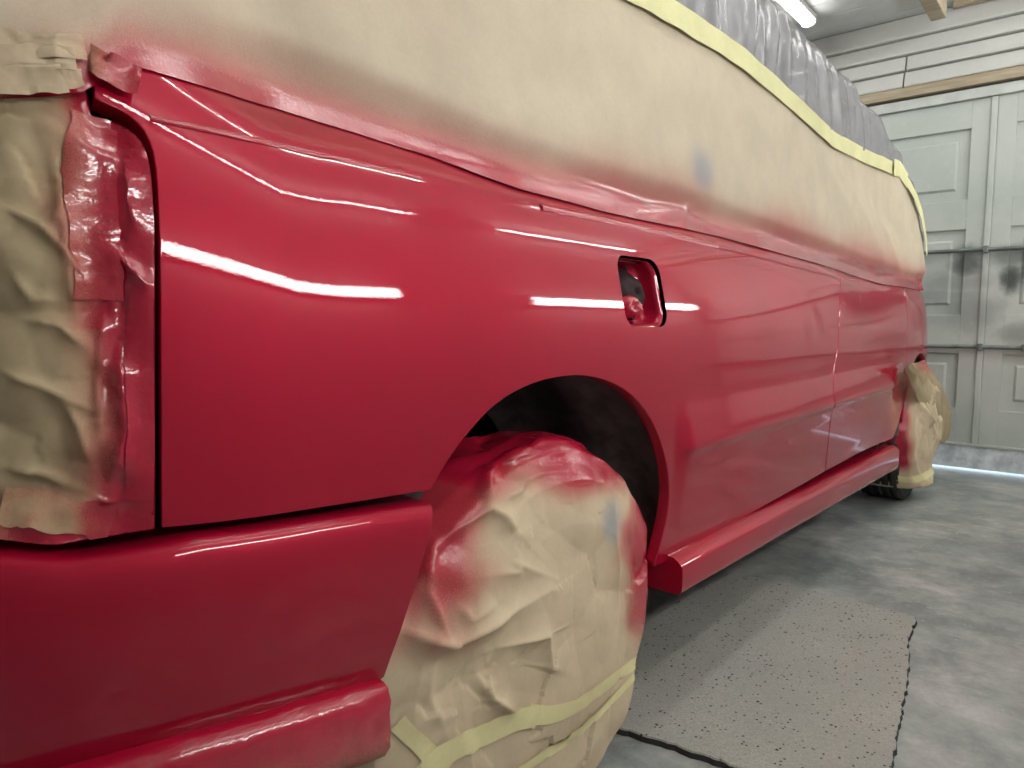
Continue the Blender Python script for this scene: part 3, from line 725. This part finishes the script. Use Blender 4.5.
ts=panel('sheet',outl,M['kraft'],tl,step=(.0028,.0028),off=.003,flange=((.0008,.0008),(.001,.02)),disp=tdisp,spray=tspray)
tb=bvh_of(ts)
strip('tape',tb,[(3,506),(35,510),(65,514),(112,520)],.032,M['wetpaper'],tl,.002,.25,5,spray=lambda q:(min(1,.30+.6*sstep(55,105,q[0])+.25*noise.noise(Vector((q[0]*.05,q[1]*.05,1)))),0),step=3)
strip('tape',tb,[(140,150),(143,260),(142,380),(141,500)],.024,M['wetpaper'],tl,.0015,.1,10,spray=lambda q:(1.,0),step=3)
strip('tape',tb,[(92,112),(90,160),(93,230),(99,300)],.036,M['wetpaper'],tl,.002,.15,12,spray=lambda q:(.70+.22*sstep(80,105,q[0]),0),step=3)
# crumpled tape pieces over the upper corner
up=bvh_of(sheet)
for k,(ln,w,mt) in enumerate((([(-30,50),(10,48),(50,45),(84,52)],.022,'wheelpaper'),([(-30,68),(20,66),(55,66),(74,68)],.026,'wheelpaper'),([(-30,84),(20,82),(62,80)],.024,'wheelpaper'),([(78,62),(95,68),(118,80),(136,88)],.030,'wetpaper'),([(62,70),(66,84),(70,96)],.022,'wheelpaper'))):
    strip('tape',up if k!=3 else pb,ln,w,M[mt],tl,.004+.0015*k,.35,20+k,spray=lambda q:(min(1,.10+.75*sstep(62,120,q[0])),0),step=3,crum=.012,m=11)
# ================================================================ paper under the bumper
bp=empty('bumper_masking_paper',(-.05,-.35,.33)); tag(bp,'red sprayed paper strip taped along the bumper lower edge','masking paper')
V=[];SP=[];PL=[(.006,-.012),(.004,.004),(.0,.012),(-.006,.018),(-.014,.020),(-.03,.0195),(-.05,.018),(-.07,.014),(-.085,.006),(-.090,-.02),(-.092,-.08)]
ncol=150;nk=len(PL)
for i in range(ncol):
    a=(i/(ncol-1))**1.5; s=-.283-1.75*a
    for k,(dz,o) in enumerate(PL):
        o-=.014; z=zlow(s)+dz; q=.0022*noise.noise(Vector((s*30,k*.8,1)))+.0016*noise.noise(Vector((s*90,k*1.7,2))); (x,y),(nx,ny)=plan(s); o2=o+q+.003*(noise.noise(Vector((s*12,k*.5,5))))
        V.append((x+nx*o2,y+ny*o2,z+.002*noise.noise(Vector((s*20,k,7))))); SP.append((max(0,min(1,1.0 if k<5 else .98-.115*(k-5)-.25*max(0,noise.noise(Vector((s*20,k*.6,9)))))),0))
mk('sheet',V,grid_faces(ncol,nk),M['wetpaper'],bp,True,None,SP)
# ================================================================ wheel covers
def bag(name,label,C,R,prof_,nth,nk,fl,mat,sprayf,crf,seed,zmin,base_disp):
    e=empty(name,(C[0],C[1],0)); tag(e,label,'wheel cover'); V=[];SP=[]
    L=[0.]
    for a,b in zip(prof_,prof_[1:]): L.append(L[-1]+math.dist(a,b))
    for i in range(nth):
        th=2*math.pi*i/nth
        for j in range(nk):
            l=L[-1]*j/(nk-1)
            kx=lerp_tab([(L[k],prof_[k][0]) for k in range(len(L))],l); kr=lerp_tab([(L[k],prof_[k][1]) for k in range(len(L))],l)
            e2=.01; r0=lerp_tab([(L[k],prof_[k][1]) for k in range(len(L))],max(0,l-e2)); r1=lerp_tab([(L[k],prof_[k][1]) for k in range(len(L))],min(L[-1],l+e2)); x0=lerp_tab([(L[k],prof_[k][0]) for k in range(len(L))],max(0,l-e2)); x1=lerp_tab([(L[k],prof_[k][0]) for k in range(len(L))],min(L[-1],l+e2))
            tx,tr=x1-x0,r1-r0; ll=math.hypot(tx,tr) or 1; nx,nr=-tr/ll,tx/ll
            rad=kr*R; ct=math.cos(th); zz=C[2]+rad*math.sin(th); ct*=(1.16 if ct<0 else 1.0) if R>.3 else 1.; ct*=1-(.36*sstep(.13,-.02,zz) if R>.3 else 0); p=Vector((C[0]+kx,C[1]+rad*ct,zz))
            n=Vector((nx,nr*math.cos(th),nr*math.sin(th))); q=proj(p)
            h=folds(q,fl)+base_disp(p,th,kr)+crf[0]*(facet(p,crf[1],seed)-.3)+crf[2]*(facet(p,crf[3],seed+4)-.3)
            p=p+n*h
            if p.z<zmin: p.z=zmin+.002*noise.noise(p*40)
            V.append(p); SP.append(sprayf(proj(p),p))
    o=mk('sheet',V,grid_faces(nth,nk,True,True),mat,e,True,None,SP); return e,o
RF=[([(398,628),(430,640),(452,645),(500,618),(552,590)],0.0240,16,9),([(452,645),(425,590),(432,545)],0.0168,10,8),([(432,545),(485,508),(500,515),(520,535)],0.0216,7,14),([(484,508),(485,475),(500,460)],0.0240,14,5),([(500,460),(540,440),(600,445)],0.0120,14,8),([(500,500),(520,490),(528,470)],0.0120,8,6),
 ([(490,655),(545,635),(552,668),(550,675)],0.0144,10,7),([(485,675),(495,700),(520,715)],0.0168,7,9),([(440,660),(435,700),(450,735)],0.0096,14,12),([(485,575),(520,572),(520,565),(560,580)],0.0084,8,6),([(500,480),(515,482),(560,470)],0.0072,6,6),([(612,470),(618,540),(628,620)],0.0072,8,8),([(590,445),(615,470),(630,500)],0.0096,6,7),([(600,540),(605,580),(590,640)],0.0036,10,12),([(455,600),(470,620),(500,600)],0.0072,8,8),([(470,430),(520,425),(580,432)],0.0072,8,8)]
def rspray_shade(q,p):
    n1=noise.noise(Vector((q[0]*.02,q[1]*.02,1))); n2=noise.noise(Vector((q[0]*.06,q[1]*.03,4)))
    cen=math.hypot((q[0]-545)/1.0,(q[1]-640)/1.75)      # the sprayed rim of the cover
    top=sstep(530,458,q[1]+22*n1+.10*(q[0]-500)); right=sstep(604,640,q[0]+12*n2-.10*abs(q[1]-560))*sstep(680,610,q[1])
    left=sstep(515,450,q[0]+24*n1+.05*(q[1]-540))*sstep(700,560,q[1]+20*n2)  # maroon overspray, deepened to paint in the shade beside the bumper
    r=max(top*.95,right*.88,left*.85)
    r=max(r,.30*sstep(560,470,q[1]+.5*(q[0]-470)))
    if p.x<-.07: r=max(r,.75)
    g=.75*math.exp(-(((q[0]-612)/9)**2+((q[1]-522)/24)**2)**1.5)
    return (max(0,min(1,r)),g)
def rbase(p,th,kr):
    return .010*noise.noise(p*5)
rb,rs=bag('wheel_cover','crumpled paper cover tied with yellow tape over the rear wheel',(0,RWY,.305),.315,[(-.23,.93),(-.16,1.0),(-.09,1.01),(-.04,.985),(-.010,.93),(.012,.80),(.026,.6),(.033,.3),(.034,.0)],400,170,RF,M['wheelpaper'],rspray_shade,(.025,6.5,.004,18),1.,.004,rbase)
rbv=bvh_of(rs)
yt=lambda q:(.04,0)
strip('tape',rbv,[(645,652),(628,668),(605,684),(585,700),(565,711),(545,716),(528,713)],(.020,.028),M['tape'],rb,.0022,.2,1,spray=yt,step=3)
strip('tape',rbv,[(640,668),(620,690),(598,712),(572,735),(545,752),(510,775)],(.012,.016),M['tape'],rb,.0040,.2,2,spray=yt,step=3)
strip('tape',rbv,[(532,715),(505,722),(478,736),(450,748),(432,764),(420,775)],.030,M['tape'],rb,.0050,.2,3,spray=yt,step=3)
strip('tape',rbv,[(397,722),(412,738),(428,753),(446,770)],.022,M['tape'],rb,.0030,.2,4,spray=yt,step=3)
# front wheel
FF=[([(905,372),(918,400),(930,420),(938,442)],.03,5,3),([(915,365),(930,385),(944,400)],.02,4,4),([(935,400),(940,430),(936,450)],.02,3,3)]
def fspray(q,p):
    n=noise.noise(p*14); return (max(0,min(1,sstep(918,901,q[0]+4*n)*sstep(478,462,q[1])+.9*sstep(.60,.63,p.z+.02*n))),0)
fb,fo2=bag('wheel_cover','paper cover tied with tape over the front wheel near the garage door',(0,FWY-.02,.325),.275,[(-.20,1.02),(-.12,1.05),(-.03,1.05),(.02,.98),(.045,.85),(.058,.6),(.064,.3),(.065,0)],170,70,FF,M['wheelpaper'],fspray,(.014,9,.006,22),6.,.085,lambda p,th,kr:.02*noise.noise(p*6)+(.05*sstep(.16,.06,p.z)))
fbv=bvh_of(fo2)
strip('tape',fbv,[(893,477),(908,480),(922,478),(933,470)],.030,M['tape'],fb,.004,.2,1,spray=yt,step=1.5)
strip('tape',fbv,[(921,395),(927,405),(933,416)],.012,M['tape'],fb,.004,.2,2,spray=yt,step=1)

V=[];SP=[];na,nb=26,26
for i in range(na):
    for j in range(nb):
        a,b=i/(na-1),j/(nb-1); L_=(907+10*a*a+22*a,366+76*a); R_=(926+26*math.sin(a*2.2),360+84*a)
        q=(L_[0]+(R_[0]-L_[0])*b,L_[1]+(R_[1]-L_[1])*b); p=Vector(onx(*q,.055+.02*math.sin(b*3)-.02*a)); p+=Vector((.7,-.7,0))*.03*(facet(p,11,3)-.3); V.append(p); SP.append((.75*sstep(.25,0,a)*sstep(.2,.8,b),0))
mk('loose_flap',V,grid_faces(na,nb),M['kraft'],fb,True,None,SP)
